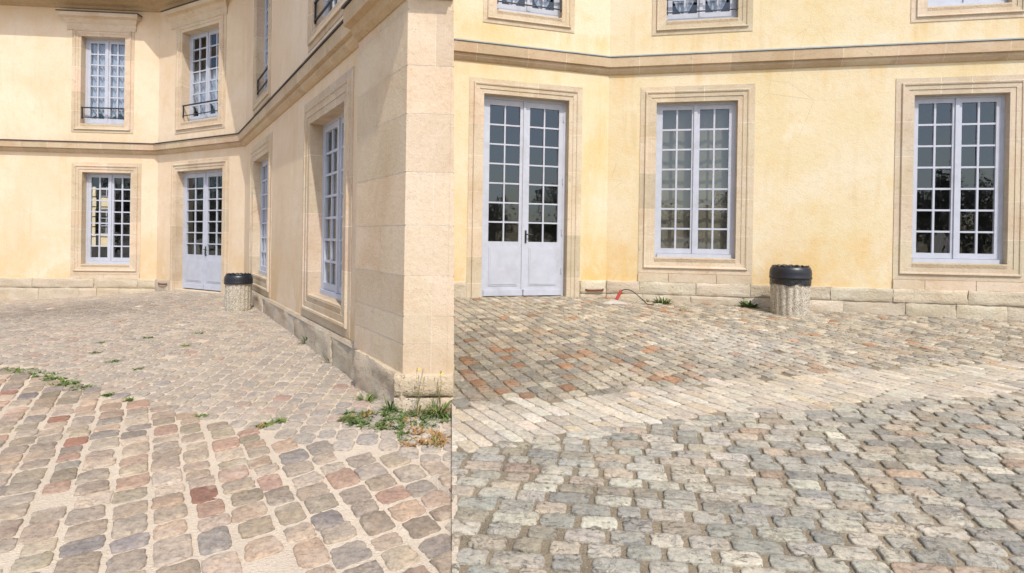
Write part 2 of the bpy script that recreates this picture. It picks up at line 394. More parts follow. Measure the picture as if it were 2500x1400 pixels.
def make_door(par, org, f, o, r, sprof, base, rows=7, low=.98, dep=1.4, zfoot=-1.0):
    u0, u1, z0, z1 = o; vb = -r; fw = .05; m = MB()
    f.box(m, u0, u0+fw, vb-.02, vb+.05, z0, z1); f.box(m, u1-fw, u1, vb-.02, vb+.05, z0, z1); f.box(m, u0+fw, u1-fw, vb-.02, vb+.049, z1-fw, z1)
    dr = m.build('door', MT['paint'], par, org); um = (u0+u1)/2
    for a, b in ((u0+fw, um-.003), (um+.003, u1-fw)):
        g = MB(); c = MB(); casement(c, f, a, b, z0+.02, z1-fw-.003, vb, rows, 2, .085, .026, low); c.build('door_leaf', MT['paint'], dr, org)
        pane(g, f, a, b, z0+.02, z1-fw-.003, vb, rows, 2, .085, low); g.build('pane', MT['glass'], dr, org)
    c = MB(); f.box(c, um-.03, um+.012, vb+.045, vb+.062, z0+.12, z1-fw-.003); c.build('meeting_stile', MT['paint'], dr, org)
    hd = MB(); zz = z0+low+.10; f.box(hd, um+.025, um+.055, vb+.045, vb+.057, zz-.1, zz+.12)
    hd.tube([f.P(um+.04, vb+.05, zz+.05), f.P(um+.04, vb+.10, zz+.05), f.P(um+.07, vb+.105, zz+.05), f.P(um+.16, vb+.10, zz+.038)], .011, 8)
    hd.build('handle', MT['iron'], dr, org)
    for zz in (z0+.45, z0+low+.2, z0+low+1.1, z1-.3):
        h = MB(); h.tube([f.P(u1-fw-.004, vb+.055, zz-.05), f.P(u1-fw-.004, vb+.055, zz+.05)], .011, 8); h.build('hinge', MT['paint'], dr, org)
    s = MB(); surround(s, f, (u0, u1, zfoot-.25, z1), [(0, -r-.02)]+sprof, base, True); s.build('surround', MT['stone'], dr, org)
    st = MB(); f.box(st, u0+.004, u1-.004, -r-.3, .06, zfoot-.3, z0-.004, (.6, .52, .4)); st.build('threshold', MT['stone'], dr, org)
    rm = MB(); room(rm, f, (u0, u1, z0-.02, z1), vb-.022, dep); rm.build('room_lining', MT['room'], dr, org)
    return dr
def hash2(a, b, c=0): return math.sin(a*12.9898+b*78.233+c*37.7)*43758.5453 % 1
def stone_block(mb, f, u0, u1, z0, z1, v, c, back=-.03, rough=.014, edge=.006):
    nu = max(4, min(16, int((u1-u0)/.09)+2)); nz = max(4, int((z1-z0)/.05)+2); P = []
    sd = random.random()*50
    us = [u0]+[u0+(u1-u0)*(.04+.92*i/(nu-2)) for i in range(nu-1)]+[u1]; zs = [z0]+[z0+(z1-z0)*(.06+.88*i/(nz-2)) for i in range(nz-1)]+[z1]
    for j, z in enumerate(zs):
        row = []
        for i, u in enumerate(us):
            e = i in (0, len(us)-1) or j in (0, len(zs)-1); h = (hash2(i, j, sd)-.5)
            w2 = .5*math.sin(u*9+sd)+.5*math.sin(z*17+u*5+sd*2)
            row.append(f.P(u+(.006*h), v+rough*(h+w2*.7)-(edge*(1+hash2(j, i, sd)) if e else 0), z+.006*(hash2(i, j, sd+3)-.5)))
        P.append(row)
    mb.grid(P, c, True)
    B = [[f.P(u, back, zs[0]) for u in us], [f.P(u, back, zs[-1]) for u in us]]
    mb.grid([B[0], P[0]], c, False); mb.grid([P[-1], B[1]], c, False)
    mb.grid([[P[j][0] for j in range(len(zs))], [f.P(us[0], back, z) for z in zs]], c, False)
    mb.grid([[f.P(us[-1], back, z) for z in zs], [P[j][-1] for j in range(len(zs))]], c, False)
def plinth(mb, f, u0, u1, zt, zb, v, base, split=None, skip=(), lo=.55, hi=1.5):
    """courses of rough blocks; zb a function of u"""
    courses = [(zt, split)] if split else [(zt, None)]
    if split: courses.append((split, None))
    for top, bot in courses:
        x = u0
        while x < u1-.01:
            x2 = min(x+random.uniform(lo, hi)*(1 if bot else .7), u1)
            if u1-x2 < .22: x2 = u1
            for s0, s1 in skip:
                if x < s0 < x2: x2 = s0
                if s0 <= x < s1: x = s1; x2 = min(x+random.uniform(lo, hi), u1)
            if x >= u1: break
            b = bot if bot else min(zb(x), zb(x2))-.12
            stone_block(mb, f, x+.003, x2-.003, b+.003, top-.002, v+random.uniform(-.008, .01), jit(base, .09, .018))
            x = x2

# ------------------------------------------------------------------ ground shape
def rbf(pts):
    p = np.array(pts, float); d = np.sqrt(((p[:, None, :2]-p[None, :, :2])**2).sum(-1)+.25); n = len(p)
    A = np.zeros((n+3, n+3)); A[:n, :n] = d; A[:n, n] = A[n, :n] = 1; A[:n, n+1:] = p[:, :2]; A[n+1:, :n] = p[:, :2].T
    wgt = np.linalg.solve(A, np.concatenate([p[:, 2], [0, 0, 0]]))
    def z(x, y):
        x = np.asarray(x, float); y = np.asarray(y, float)
        q = np.sqrt((x[..., None]-p[:, 0])**2+(y[..., None]-p[:, 1])**2+.25)
        return q@wgt[:n]+wgt[n]+wgt[n+1]*x+wgt[n+2]*y
    return z
zL = rbf([(-12.2, 12.7, -1.661), (-10.35, 12.83, -1.551), (-8.63, 12.97, -1.399), (-7.63, 12.42, -1.32), (-6.41, 11.78, -1.312), (-5.06, 10.4, -1.332),
          (-2.74, 7.03, -1.387), (-2.08, 6.08, -1.411), (-1.56, 5.32, -1.425), (-.9, 4.1, -1.34), (-.4, 4.1, -1.34), (-1.6, 3.4, -1.42), (-.3, 2.0, -1.42), (-2.5, 1.8, -1.43),
          (-6, 5, -1.45), (-9, 7, -1.55), (-5, 1, -1.46), (-12, 8, -1.66), (0, -3, -1.42), (-10, -3, -1.5), (3, -3, -1.42)])
zR = rbf([(-1.2, 9, -.96), (.96, 9.27, -.988), (2.87, 9.26, -1.042), (3.73, 9.1, -1.059), (5.03, 8.87, -1.103), (6.6, 8.58, -1.128), (8.03, 8.33, -1.147), (11, 7.8, -1.2),
          (-.6, 5, -1.22), (2, 5, -1.235), (5.5, 5, -1.26), (9, 5, -1.29), (-.3, 2.5, -1.385), (2, 2.5, -1.385), (5, 2.5, -1.38), (8, 2, -1.40), (0, 0, -1.41), (6, -3, -1.42), (-3, -3, -1.42)])
ZL = lambda x, y: zL(x, y)+H
ZR = lambda x, y: zR(x, y)+H
SEAM_N = np.array([1, .114]); SEAM_N /= np.linalg.norm(SEAM_N)         # line where the two pavings meet (through the court)
def seam(x, y): return (x-.024)*SEAM_N[0]+y*SEAM_N[1]                           # <0 lower court, >0 upper court

# ================================================================== LEFT BUILDING
C12 = np.array([-8.67, 13.0]); A1 = F(C12, 4.607); A2 = F(C12, -27.619); C23 = C12+3.2667*A2.d; A3 = F(C23, -55.414)
orgL = (C23[0], C23[1], 0.)
BL = empty('corner_building', orgL, 'cream stuccoed corner building with angled wings, sunlit, with tall stone pier at its near end', 'building')
SP = [(0, .010), (.088, .010), (.090, .020), (.165, .021), (.172, .034), (.198, .038), (.206, .030), (.212, .012), (.30, .010), (.302, -.01)]
prof = lambda W: [(w_*W/.302, v) for w_, v in SP]
u_end = 7.62
W1L = (-1.735, -.618, -.755, 1.468); W1U = (-1.79, -.787, 2.637, 4.747)
D2 = (.80, 2.504, -1.29, 1.488); W2U = (.95, 2.311, 2.637, 4.747)
W3a = (1.115, 2.674, -.755, 1.468); W3b = (5.50, 6.956, -.755, 1.468); W3c = (1.265, 2.505, 2.637, 4.747); W3d = (5.55, 6.93, 2.637, 4.747)
TOP = 6.3
m = MB()
def drip_of(hs, course, ua, ub, splash=.2):
    out = [(h[0]-splash, h[1]+splash, h[2]-splash, .75) for h in hs if h[2] > -1]
    x = ua
    while x < ub: w_ = random.uniform(.2, 1.1); out.append((x, x+w_, course, random.uniform(.2, .7))); x += w_+random.uniform(.2, 1.4)
    return out
wall(m, A1, -7.5, 0, -1.9, TOP, [W1L, W1U], drips=drip_of([W1L, W1U], 1.92, -7, -.2)+[(-7.5, 0, 5.4, .5)])
wall(m, A2, 0, 3.2667, -1.6, TOP, [D2, W2U], drips=drip_of([D2, W2U], 1.92, .2, 3)+[(0, 3.2, 5.4, .5), (2.75, 3.25, -.4, .7)])
wall(m, A3, 0, u_end+.1, -1.6, TOP, [W3a, W3b, W3c, W3d], drips=drip_of([W3a, W3b, W3c, W3d], 1.92, .2, 7.5)+[(3.2, 4.4, -.3, .8)])
# the wing's far side, back walls and flat roof close the block; the last is unseen, added to block light
E = A3.P(8.87, 0, 0); back = [(-.50, 4.22), (-1.45, 8.95), (-3.5, 17.), (-17, 17.)]
e1 = A1.P(-7.5, 0, 0)
for a, b in zip(back[:2], back[1:3]): m.quad([(a[0], a[1], -.5), (b[0], b[1], -.5), (b[0], b[1], TOP+H), (a[0], a[1], TOP+H)])
wall(m, F((-3.5, 17.), 180), 0, 13.5, -1.9, TOP, [(8.4, 11.6, -1.0, 1.75)])
m.quad([(back[-1][0], back[-1][1], -.5), (e1[0], e1[1], -.5), (e1[0], e1[1], TOP+H), (back[-1][0], back[-1][1], TOP+H)])
k3 = A3.P(u_end+.1, 0, 0)
m.build('wall', MT['stucco_l'], BL, orgL)
m = MB(); rp = [e1, tuple(C12), tuple(C23), k3, (-.50, 4.22), (-1.45, 8.95), (-3.5, 17), (-17, 17)]
m.quad([(p[0], p[1], TOP+H-.05) for p in rp]); m.build('hidden_roof', MT['hidden_roof'], BL, orgL)  # unseen flat slab over the wing, added to block light
base = LST; edge_pin = lambda s: .0
wavy = lambda s: .03+.22*abs(math.sin(s*math.pi*1.0))
vee = lambda s: .42*abs(2*s-1)**1.0
wn1 = make_window(BL, orgL, A1, W1L, .20, 7, prof(.24), base, apron=-1.10, dep=None, frame_w=.04)
rm = MB(); q0, q1, dv = -6.3, .35, -3.7                            # a deep room with a second window on its far side
wall(rm, A1, q0, q1, -1.3, 1.9, [W1L], v=-.222)
hb = [(-4.22, -3.85, -.42, 1.42), (-3.74, -3.30, -.42, 1.42)]
wall(rm, A1, q0, q1, -1.3, 1.9, hb, v=dv)
for z_ in (-1.3, 1.9): rm.quad([A1.P(q0, -.222, z_), A1.P(q1, -.222, z_), A1.P(q1, dv, z_), A1.P(q0, dv, z_)])
for u_ in (q0, q1): rm.quad([A1.P(u_, -.222, -1.3), A1.P(u_, dv, -1.3), A1.P(u_, dv, 1.9), A1.P(u_, -.222, 1.9)])
for (a_, b_, c_, d_) in hb:
    for k_ in range(1, 6): A1.box(rm, a_, b_, dv-.02, dv+.02, c_+(d_-c_)*k_/6-.015, c_+(d_-c_)*k_/6+.015)
A1.box(rm, -4.05, -4.02, dv-.03, dv+.03, -.42, 1.42)
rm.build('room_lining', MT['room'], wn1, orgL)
make_window(BL, orgL, A1, W1U, .20, 7, prof(.21), base, drape=(.06, 2.0, wavy), rail=True, hood=(-2.225, -.42, 5.05, 5.26, .17))
make_door(BL, orgL, A2, D2, .20, prof(.235), base, 7, .80, 1.3, -1.31)
make_window(BL, orgL, A2, W2U, .22, 7, prof(.26), base, drape=(.06, 1.2, vee), rail=True, hood=(.42, 2.72, 5.05, 5.26, .17), dep=1.2)
make_window(BL, orgL, A3, W3a, .18, 7, prof(.30), base, blind=True, dep=.9)
make_window(BL, orgL, A3, W3b, .21, 7, prof(.30), base, blind=True, dep=.45)
make_window(BL, orgL, A3, W3c, .18, 7, prof(.24), base, rail=True, dep=.9)
make_window(BL, orgL, A3, W3d, .18, 7, prof(.20), base, rail=True, dep=.45)
# string course along the three facades, with its dark flashing
def line(pts_u): return [np.array(f.P(u, 0, 0)[:2]) for f, u in pts_u]
lp = line([(A1, -7.5), (A2, 0), (A3, 0), (A3, u_end+.04)]); ln = [A1.n, A2.n, A3.n]
def string(mb, lp, ln, zt, zb, d):
    h = zt-zb
    pr = [(-.02, zb), (.02, zb), (d*.35, zb+h*.06), (d*.62, zb+h*.20), (d*.66, zb+h*.34), (d*.62, zb+h*.37), (d, zb+h*.40), (d*1.04, zb+h*.92), (d*1.06, zt-.004), (-.02, zt+.012)]
    # cut every run into stone lengths with pale joints
    for (a, b), n_i, i in zip(zip(lp, lp[1:]), ln, range(9)):
        L_ = np.linalg.norm(b-a); t = 0.; ts = [0.]
        while t < L_-.5:
            t += random.uniform(.5, 1.0)
            if L_-t > .35: ts += [t, t+.008]
        ts.append(L_); P = []; cols = []
        for k, t in enumerate(ts):
            q = a+(b-a)*t/L_; mm = n_i
            if k == 0 and i > 0: mm = (ln[i-1]+n_i)/(1+ln[i-1]@n_i)
            if k == len(ts)-1 and i < len(ln)-1: mm = (ln[i+1]+n_i)/(1+ln[i+1]@n_i)
            P.append([(q[0]+mm[0]*v, q[1]+mm[1]*v, z+H) for v, z in pr])
            cols.append(MOR if k % 2 else jit((.58, .46, .32), .09, .02))
        mb.grid(P, cols, False)
        if i == 0: mb.quad(P[0][::-1])
        if i == len(ln)-1: mb.quad(P[-1])
m = MB(); string(m, lp, ln, 2.165, 1.925, .13); sc_ = m.build('string_course', MT['stone'], BL, orgL)
m = MB(); sweep(m, lp, ln, [(-.02, 2.182), (.155, 2.168), (.155, 2.186), (-.02, 2.205)]); m.build('flashing', MT['lead'], sc_, orgL)
# main cornice
m = MB(); sweep(m, lp, ln, [(-.02, 5.40), (.05, 5.40), (.06, 5.46), (.13, 5.50), (.15, 5.56), (.30, 5.60), (.56, 5.56), (.58, 5.545), (.58, 5.70), (.63, 5.74), (.68, 5.86), (.68, 5.90), (-.02, 6.05)], [(.50, .38, .24), (.52, .40, .26), (.50, .38, .24)])
m.build('cornice', MT['stone'], BL, orgL)
# plinths
gA = lambda f: (lambda u: float(zL(*f.P(u, 0, 0)[:2])))
PB = (.60, .52, .40)
for f_, a_, b_, sp_ in ((A1, -7.4, -.01, -1.33), (A2, .01, D2[0]-.24, None), (A2, D2[1]+.24, 3.25, None)):
    m = MB(); plinth(m, f_, a_, b_, -1.10, gA(f_), .035, PB, sp_); m.build('plinth', MT['rubble'], BL, orgL)
m = MB(); plinth(m, A3, .03, u_end+.05, -1.10, gA(A3), .05, (.60, .52, .41), None, (), .9, 1.9)
P = [[A3.P(u, v, z) for v, z in ((.05, -1.11), (.03, -1.075), (-.02, -1.06))] for u in (.0, u_end+.05)]
m.grid(P, (.52, .44, .34), False); m.build('plinth', MT['rubble'], BL, orgL)
# the pier: ashlar blocks, plinth and its own wider string course
pv = .08; uA, uB = u_end, 8.80
cornerP = np.array(A3.P(uB, pv, 0)[:2]); PF = F(cornerP, 4.6)
Wf = .40                                                        # width of the pier's near face
def lean(z): return -.0157*(z+.9)                                # the right arris is slightly out of plumb
zz = [-1.075, -.84, -.62, -.30, .10, .52, .98, 1.36, 1.80, 2.25, 2.8, 3.4, 4.0, 4.6, 5.4]
m = MB()
for a, b in zip(zz, zz[1:]):
    g = .0035
    us = [uA, uB] if random.random() < .5 else [uA, uA+(uB-uA)*random.uniform(.35, .65), uB]
    for x0, x1 in zip(us, us[1:]):
        c = jit((.69, .555, .40), .08, .018) if b > -.6 else jit((.69, .57, .42), .07)
        e = .004 if x1 < uB else 0.
        P = [[A3.P(u, pv, z) for u in (x0+(.004 if x0 > uA else 0), x1-e)] for z in (a+g, b-g)]; m.grid(P, c, False)
    for x0, x1 in ((0., Wf),) if random.random() < .6 else ((0., Wf*.55), (Wf*.55, Wf)):
        c = jit((.66, .545, .41), .08, .015)
        P = [[PF.P(x0+(.004 if x0 else 0), 0, a+g), PF.P(x1+(lean(a) if x1 == Wf else -.004), 0, a+g)], [PF.P(x0+(.004 if x0 else 0), 0, b-g), PF.P(x1+(lean(b) if x1 == Wf else -.004), 0, b-g)]]
        m.grid(P, c, False)
for z0_, z1_ in ((zz[0], zz[-1]),):                               # mortar skin just behind the joints
    m.quad([A3.P(uA, pv-.0015, z0_), A3.P(uB-.004, pv-.0015, z0_), A3.P(uB-.004, pv-.0015, z1_), A3.P(uA, pv-.0015, z1_)], MOR)
    m.quad([PF.P(.004, -.0015, z0_), PF.P(Wf+lean(z0_)-.004, -.0015, z0_), PF.P(Wf+lean(z1_)-.004, -.0015, z1_), PF.P(.004, -.0015, z1_)], MOR)
a, b = A3.P(uA, pv, zz[0]), A3.P(uA, -.02, zz[0]); m.quad([b, a, A3.P(uA, pv, zz[-1]), A3.P(uA, -.02, zz[-1])], (.6, .48, .34))
Fr = lambda z, e=0: PF.P(Wf+lean(z)+e, 0, z)
m.quad([Fr(zz[0]), (back[1][0], back[1][1], zz[0]+H), (back[1][0]-.08, back[1][1], zz[-1]+H), Fr(zz[-1])], (.62, .5, .37))
m.build('pier', MT['pier'], BL, orgL)
m = MB()                                                       # pier plinth
stone_block(m, A3, uA+.14, uB+.045, -1.62, -1.07, pv+.05, (.60, .51, .39), -.02, .02, .010)
stone_block(m, PF, -.06, Wf+.0, -1.24, -1.07, .05, (.62, .53, .40), -.3, .012, .010)
stone_block(m, PF, -.06, Wf+.0, -1.62, -1.25, .05, (.64, .55, .43), -.3, .012, .010)
m.build('plinth', MT['rubble'], BL, orgL)
m = MB()                                                       # pier band
pl = [np.array(A3.P(u_end+.02, pv, 0)[:2]), cornerP, np.array(PF.P(Wf-.05, 0, 0)[:2])]; pn = [A3.n, PF.n]
sweep(m, pl, pn, [(-.08, 1.885), (.015, 1.885), (.06, 1.92), (.09, 1.985), (.155, 2.0), (.16, 2.15), (-.08, 2.20)], [(.55, .42, .27), (.55, .42, .27)])
ps = m.build('pier_band', MT['stone'], BL, orgL)
m = MB(); sweep(m, pl, pn, [(-.08, 2.205), (.18, 2.158), (.18, 2.178), (-.08, 2.23)]); m.build('flashing', MT['lead'], ps, orgL)

# ================================================================== RIGHT BUILDING
K = np.array([1.687, 9.5]); B2 = F(K, 15.076); B3 = F(K, -10.157); orgR = (K[0], K[1], 0.)
BR = empty('yellow_building', orgR, 'pale yellow building with a bent front, glazed door and tall windows', 'building')
UL, UR = -3.25, 9.5
D4 = (-2.27, -.753, -.985, 2.44); W4 = (.828, 2.175, -.27, 2.444); W5 = (4.875, 6.224, -.27, 2.444)
U4 = (-2.073, -.912, 3.857, 5.9); U5 = (.967, 2.152, 3.857, 5.9); U6 = (5.039, 6.223, 3.857, 5.9); TR = 7.2
m = MB(); wall(m, B2, UL, 0, -1.5, TR, [D4, U4], drips=drip_of([D4, U4], 2.95, UL, -.2, .24)+[(-.5, .1, .1, .8), (-.45, .1, -.25, .5), (-2.6, -.1, 3.6, .5)])
wall(m, B3, 0, UR, -1.6, TR, [W4, W5, U5, U6], drips=drip_of([W4, W5, U5, U6], 2.95, .1, UR, .26)+[(.0, .35, -.1, .6), (2.7, 3.2, .6, .5), (3.3, 4.3, .2, .9), (2.6, 4.4, -.3, .5), (.7, 2.4, 3.6, .5), (4.9, 6.4, 3.6, .5)])
l0 = B2.P(UL, 0, 0); r0 = B3.P(UR, 0, 0); bk = [(r0[0], r0[1]), (12.5, 16.), (-2.8, 16.), (l0[0], l0[1])]
for a, b in zip(bk, bk[1:]): m.quad([(a[0], a[1], -.3), (b[0], b[1], -.3), (b[0], b[1], TR+H), (a[0], a[1], TR+H)])
m.build('wall', MT['stucco_r'], BR, orgR)
m = MB(); m.quad([(p[0], p[1], TR+H-.05) for p in [l0, tuple(K), r0, (12.5, 16), (-2.8, 16)]]); m.build('hidden_roof', MT['hidden_roof'], BR, orgR)  # unseen slab over the top, added to keep light out
SB = (.62, .53, .40)
make_door(BR, orgR, B2, D4, .17, prof(.25), SB, 7, .93, 1.6, -.995)
make_window(BR, orgR, B3, W4, .15, 7, prof(.275), SB, blind=True, apron=-.70, dep=1.0, frame_w=.05)
make_window(BR, orgR, B3, W5, .15, 7, prof(.275), SB, apron=-.70, dep=2.2, frame_w=.05)
vee2 = lambda s: .5*abs(2*s-1)-.05
make_window(BR, orgR, B2, U4, .15, 7, prof(.235), SB, drape=(.12, 1.9, vee2), rail=True, dep=1.6)
make_window(BR, orgR, B3, U5, .15, 7, prof(.24), SB, drape=(.12, 1.9, vee2), rail=True, dep=1.0)
make_window(BR, orgR, B3, U6, .15, 7, prof(.24), SB, dep=2.2)
rl = line([(B2, UL), (B3, 0), (B3, UR)]); rn = [B2.n, B3.n]
m = MB(); string(m, rl, rn, 3.235, 2.955, .10); sc2 = m.build('string_course', MT['stone'], BR, orgR)
m = MB(); sweep(m, rl, rn, [(-.02, 3.252), (.118, 3.238), (.118, 3.258), (-.02, 3.278)]); m.build('flashing', MT['zinc'], sc2, orgR)
m = MB(); sweep(m, rl, rn, [(-.02, 6.4), (.05, 6.4), (.12, 6.5), (.25, 6.55), (.28, 6.75), (-.02, 6.9)], [(.5, .38, .24)]*2); m.build('cornice', MT['stone'], BR, orgR)
gB = lambda f: (lambda u: float(zR(*f.P(u, 0, 0)[:2])))
PR = (.60, .535, .42)
for f_, a_, b_, v_, sp_, l_ in ((B2, UL, D4[0]-.25, .03, None, (.5, 1.)), (B2, D4[1]+.25, -.01, .03, -.93, (.3, .6)), (B3, .01, UR, .035, -.925, (.55, 1.5))):
    m = MB(); plinth(m, f_, a_, b_, -.70, gB(f_), v_, PR, sp_, (), *l_); m.build('plinth', MT['rubble'], BR, orgR)

# ================================================================== PAVING
def sheet(name, zf, dz, x0, x1, y0, y1, step, keep, mat, skirt=.7):
    nx, ny = int((x1-x0)/step), int((y1-y0)/step); X, Y = np.meshgrid(np.linspace(x0, x1, nx), np.linspace(y0, y1, ny))
    s = seam(X, Y)
    if keep < 0:
        sh = np.maximum(s-.03, 0); X2, Y2 = X-sh*SEAM_N[0], Y-sh*SEAM_N[1]
    else:
        sh = np.minimum(s, 0); X2, Y2 = X-sh*SEAM_N[0], Y-sh*SEAM_N[1]
    Z = zf(X2, Y2)+dz; keepm = (s < 1.5*step) if keep < 0 else (s > -1.5*step)
    mb = MB(); V = np.stack([X2, Y2, Z], -1).reshape(-1, 3); mb.v = V.tolist(); k = keepm.reshape(-1)
    for j in range(ny-1):
        for i in range(nx-1):
            a = j*nx+i
            if k[a] and k[a+1] and k[a+nx] and k[a+nx+1]: mb.f.append((a, a+1, a+nx+1, a+nx)); mb.c.append((.5, .5, .5)); mb.sm.append(True)
    ob = mb.build(name, mat); ob['kind'] = 'structure'; return ob
PAL_L = [((.40, .34, .28), 5), ((.36, .32, .275), 4), ((.44, .38, .31), 4), ((.31, .285, .26), 2.5), ((.42, .335, .265), 2.5), ((.41, .295, .235), 1.5), ((.34, .19, .145), .35), ((.37, .33, .26), 2), ((.27, .255, .25), 1.0), ((.48, .42, .355), 2.5)]
PAL_R = [((.40, .38, .335), 5), ((.35, .34, .31), 5), ((.44, .415, .36), 4), ((.29, .285, .265), 3), ((.42, .365, .30), 2.5), ((.40, .31, .245), .9), ((.48, .455, .40), 2.2), ((.31, .28, .23), 1.4)]
PAL_B = [((.55, .50, .415), 5), ((.50, .445, .365), 4), ((.54, .46, .345), 1.5), ((.58, .54, .46), 3), ((.52, .41, .28), .3), ((.44, .40, .34), 1.5)]
def pick(pal, n):
    c = np.array([p[0] for p in pal]); w_ = np.array([p[1] for p in pal], float); w_ /= w_.sum()
    return c[RNG.choice(len(pal), n, p=w_)]*(1+RNG.normal(0, .07, (n, 1)))*(1+RNG.normal(0, .010, (n, 3)))
def setts(ang1, ang2, p1, p2, gap, bond, x0, x1, y0, y1, inside, vary=.18, gvar=.6, drop=0., gap2=None, jit_=.004):
    gap2 = gap2 or gap
    """stone centres and half sizes on a skew lattice; courses run along ang1"""
    a1, a2 = math.radians(ang1), math.radians(ang2); e1 = np.array([math.cos(a1), math.sin(a1)]); e2 = np.array([math.cos(a2), math.sin(a2)])
    E2 = np.linalg.inv(np.array([e1, e2]).T); cs = np.array([[x0, y0], [x1, y0], [x0, y1], [x1, y1]])@E2.T
    out = []; t = cs[:, 1].min()
    while t < cs[:, 1].max():
        hrow = p2*random.uniform(.9, 1.1); s = cs[:, 0].min()+(random.random()*p1)
        while s < cs[:, 0].max():
            wd = p1*random.uniform(1-vary, 1+vary*1.2)
            q = e1*(s+wd/2)+e2*(t+hrow/2)
            q = q+jit_*np.array([random.uniform(-1, 1), random.uniform(-1, 1)])
            if inside(q[0], q[1]) and random.random() > drop: out.append((q[0], q[1], wd/2-gap/2*random.uniform(1-gvar, 1+gvar), hrow/2-gap2/2*random.uniform(1-gvar*.6, 1+gvar*.6)))
            s += wd
        t += hrow
    return np.array(out), e1, e2
def stone_mesh(name, st, e1, e2, zf, cols, mat, dome=.012, rough=.0025, pw=4.5, K=16, sink=.03, keep=0, wob=.045, tilt=.03, lift=0.):
    n = len(st); ph = np.linspace(0, 2*np.pi, K, endpoint=False)+np.pi/K
    cx_, sx_ = np.cos(ph), np.sin(ph); pwr = RNG.uniform(pw*.6, pw*1.5, (n, 1))
    rad = (np.abs(cx_)[None]**pwr+np.abs(sx_)[None]**pwr)**(-1/pwr)
    wv = sum(RNG.normal(0, wob*a_, (n, 1))*np.sin(q*ph[None]+RNG.uniform(0, 6.28, (n, 1))) for q, a_ in ((2, .45), (3, .6), (5, .6), (7, .55), (10, .4)))
    rad = np.minimum(rad*(1+wv+RNG.normal(0, wob*.28, (n, K))), 1.42)
    rings = [(1.02, -sink), (1.0, -.001), (.965, .55), (.87, .88), (.5, 1.0)]
    V = np.zeros((n, len(rings)*K+1, 3)); tl = RNG.normal(0, tilt, (n, 2)); hh = dome*RNG.uniform(.6, 1.4, n)
    up = RNG.normal(0, dome*.22, n)
    def put(i, s, t, h, nz):
        A, Bv = s*st[:, 2:3], t*st[:, 3:4]
        x = st[:, 0:1]+A*e1[0]+Bv*e2[0]; y = st[:, 1:2]+A*e1[1]+Bv*e2[1]
        z = zf(x, y)+(h*hh[:, None] if h >= 0 else h)+A*tl[:, :1]+Bv*tl[:, 1:]+(up[:, None] if h > 0 else 0)+nz+lift
        V[:, i:i+s.shape[1], 0] = x; V[:, i:i+s.shape[1], 1] = y; V[:, i:i+s.shape[1], 2] = z
    for k, (r, h) in enumerate(rings):
        put(k*K, rad*cx_*r, rad*sx_*r, h, RNG.normal(0, rough if 0 < h else 0, (n, K)))
    put(len(rings)*K, np.zeros((n, 1)), np.zeros((n, 1)), 1.0, RNG.normal(0, rough, (n, 1)))
    nv = V.shape[1]; fs = []
    for k in range(len(rings)-1):
        for j in range(K): fs.append((k*K+j, k*K+(j+1) % K, (k+1)*K+(j+1) % K, (k+1)*K+j))
    fq = np.array(fs); ft = np.array([((len(rings)-1)*K+j, (len(rings)-1)*K+(j+1) % K, nv-1) for j in range(K)])
    off = (np.arange(n)*nv)[:, None, None]; Q = (fq[None]+off).reshape(-1, 4); T = (ft[None]+off).reshape(-1, 3)
    me = bpy.data.meshes.new(name); nq, ntri = len(Q), len(T)
    me.vertices.add(n*nv); me.vertices.foreach_set('co', V.reshape(-1)); me.loops.add(nq*4+ntri*3)
    me.loops.foreach_set('vertex_index', np.concatenate([Q.ravel(), T.ravel()]).astype(np.int32)); me.polygons.add(nq+ntri)
    me.polygons.foreach_set('loop_start', np.concatenate([np.arange(nq)*4, nq*4+np.arange(ntri)*3]).astype(np.int32))
    me.polygons.foreach_set('use_smooth', np.ones(nq+ntri, bool)); me.update(calc_edges=True)
    a = me.attributes.new('Col', 'FLOAT_COLOR', 'FACE'); C4 = np.ones((n, 4), np.float32); C4[:, :3] = np.clip(cols, .01, .9)
    a.data.foreach_set('color', np.concatenate([np.repeat(C4, len(fs), 0), np.repeat(C4, K, 0)]).ravel()); me.materials.append(mat)
    if keep:
        import bmesh
        b = bmesh.new(); b.from_mesh(me); nn = (SEAM_N[0], SEAM_N[1], 0)
        bmesh.ops.bisect_plane(b, geom=b.verts[:]+b.edges[:]+b.faces[:], plane_co=(.024+(.03 if keep < 0 else 0), 0, 0), plane_no=nn, clear_outer=keep < 0, clear_inner=keep > 0)
        b.to_mesh(me); b.free()
    ob = bpy.data.objects.new(name, me); COL.objects.link(ob); ob['kind'] = 'structure'; return ob
def side(p, a, b): return (b[0]-a[0])*(p[1]-a[1])-(b[1]-a[1])*(p[0]-a[0])
GUT = [(-9.5, 7.8), (-5.436, 5.671), (-3.957, 4.921), (-2.704, 4.264), (-1.76, 3.791), (-1.03, 3.416), (-.336, 3.155), (.4, 2.95)]
def above(x, y, ln_):
    return y > np.interp(x, [p[0] for p in ln_], [p[1] for p in ln_])
sheet('lower_court', ZL, -.004, -22, 1, -10, 14, .25, -1, MT['sand_l'])
sheet('upper_court', ZR, -.010, -2, 22, -10, 10.2, .25, 1, MT['sand_r'])
def in_front_L(x, y):
    if seam(x, y) > .15 or x < -13.5: return False
    for f in (A1, A2, A3):
        pass
    q = np.array([x, y]); return (q-A1.o)@A1.n > -.1 and (q-A2.o)@A2.n > -.1 and (q-A3.o)@A3.n > -.1 and y > 1.5
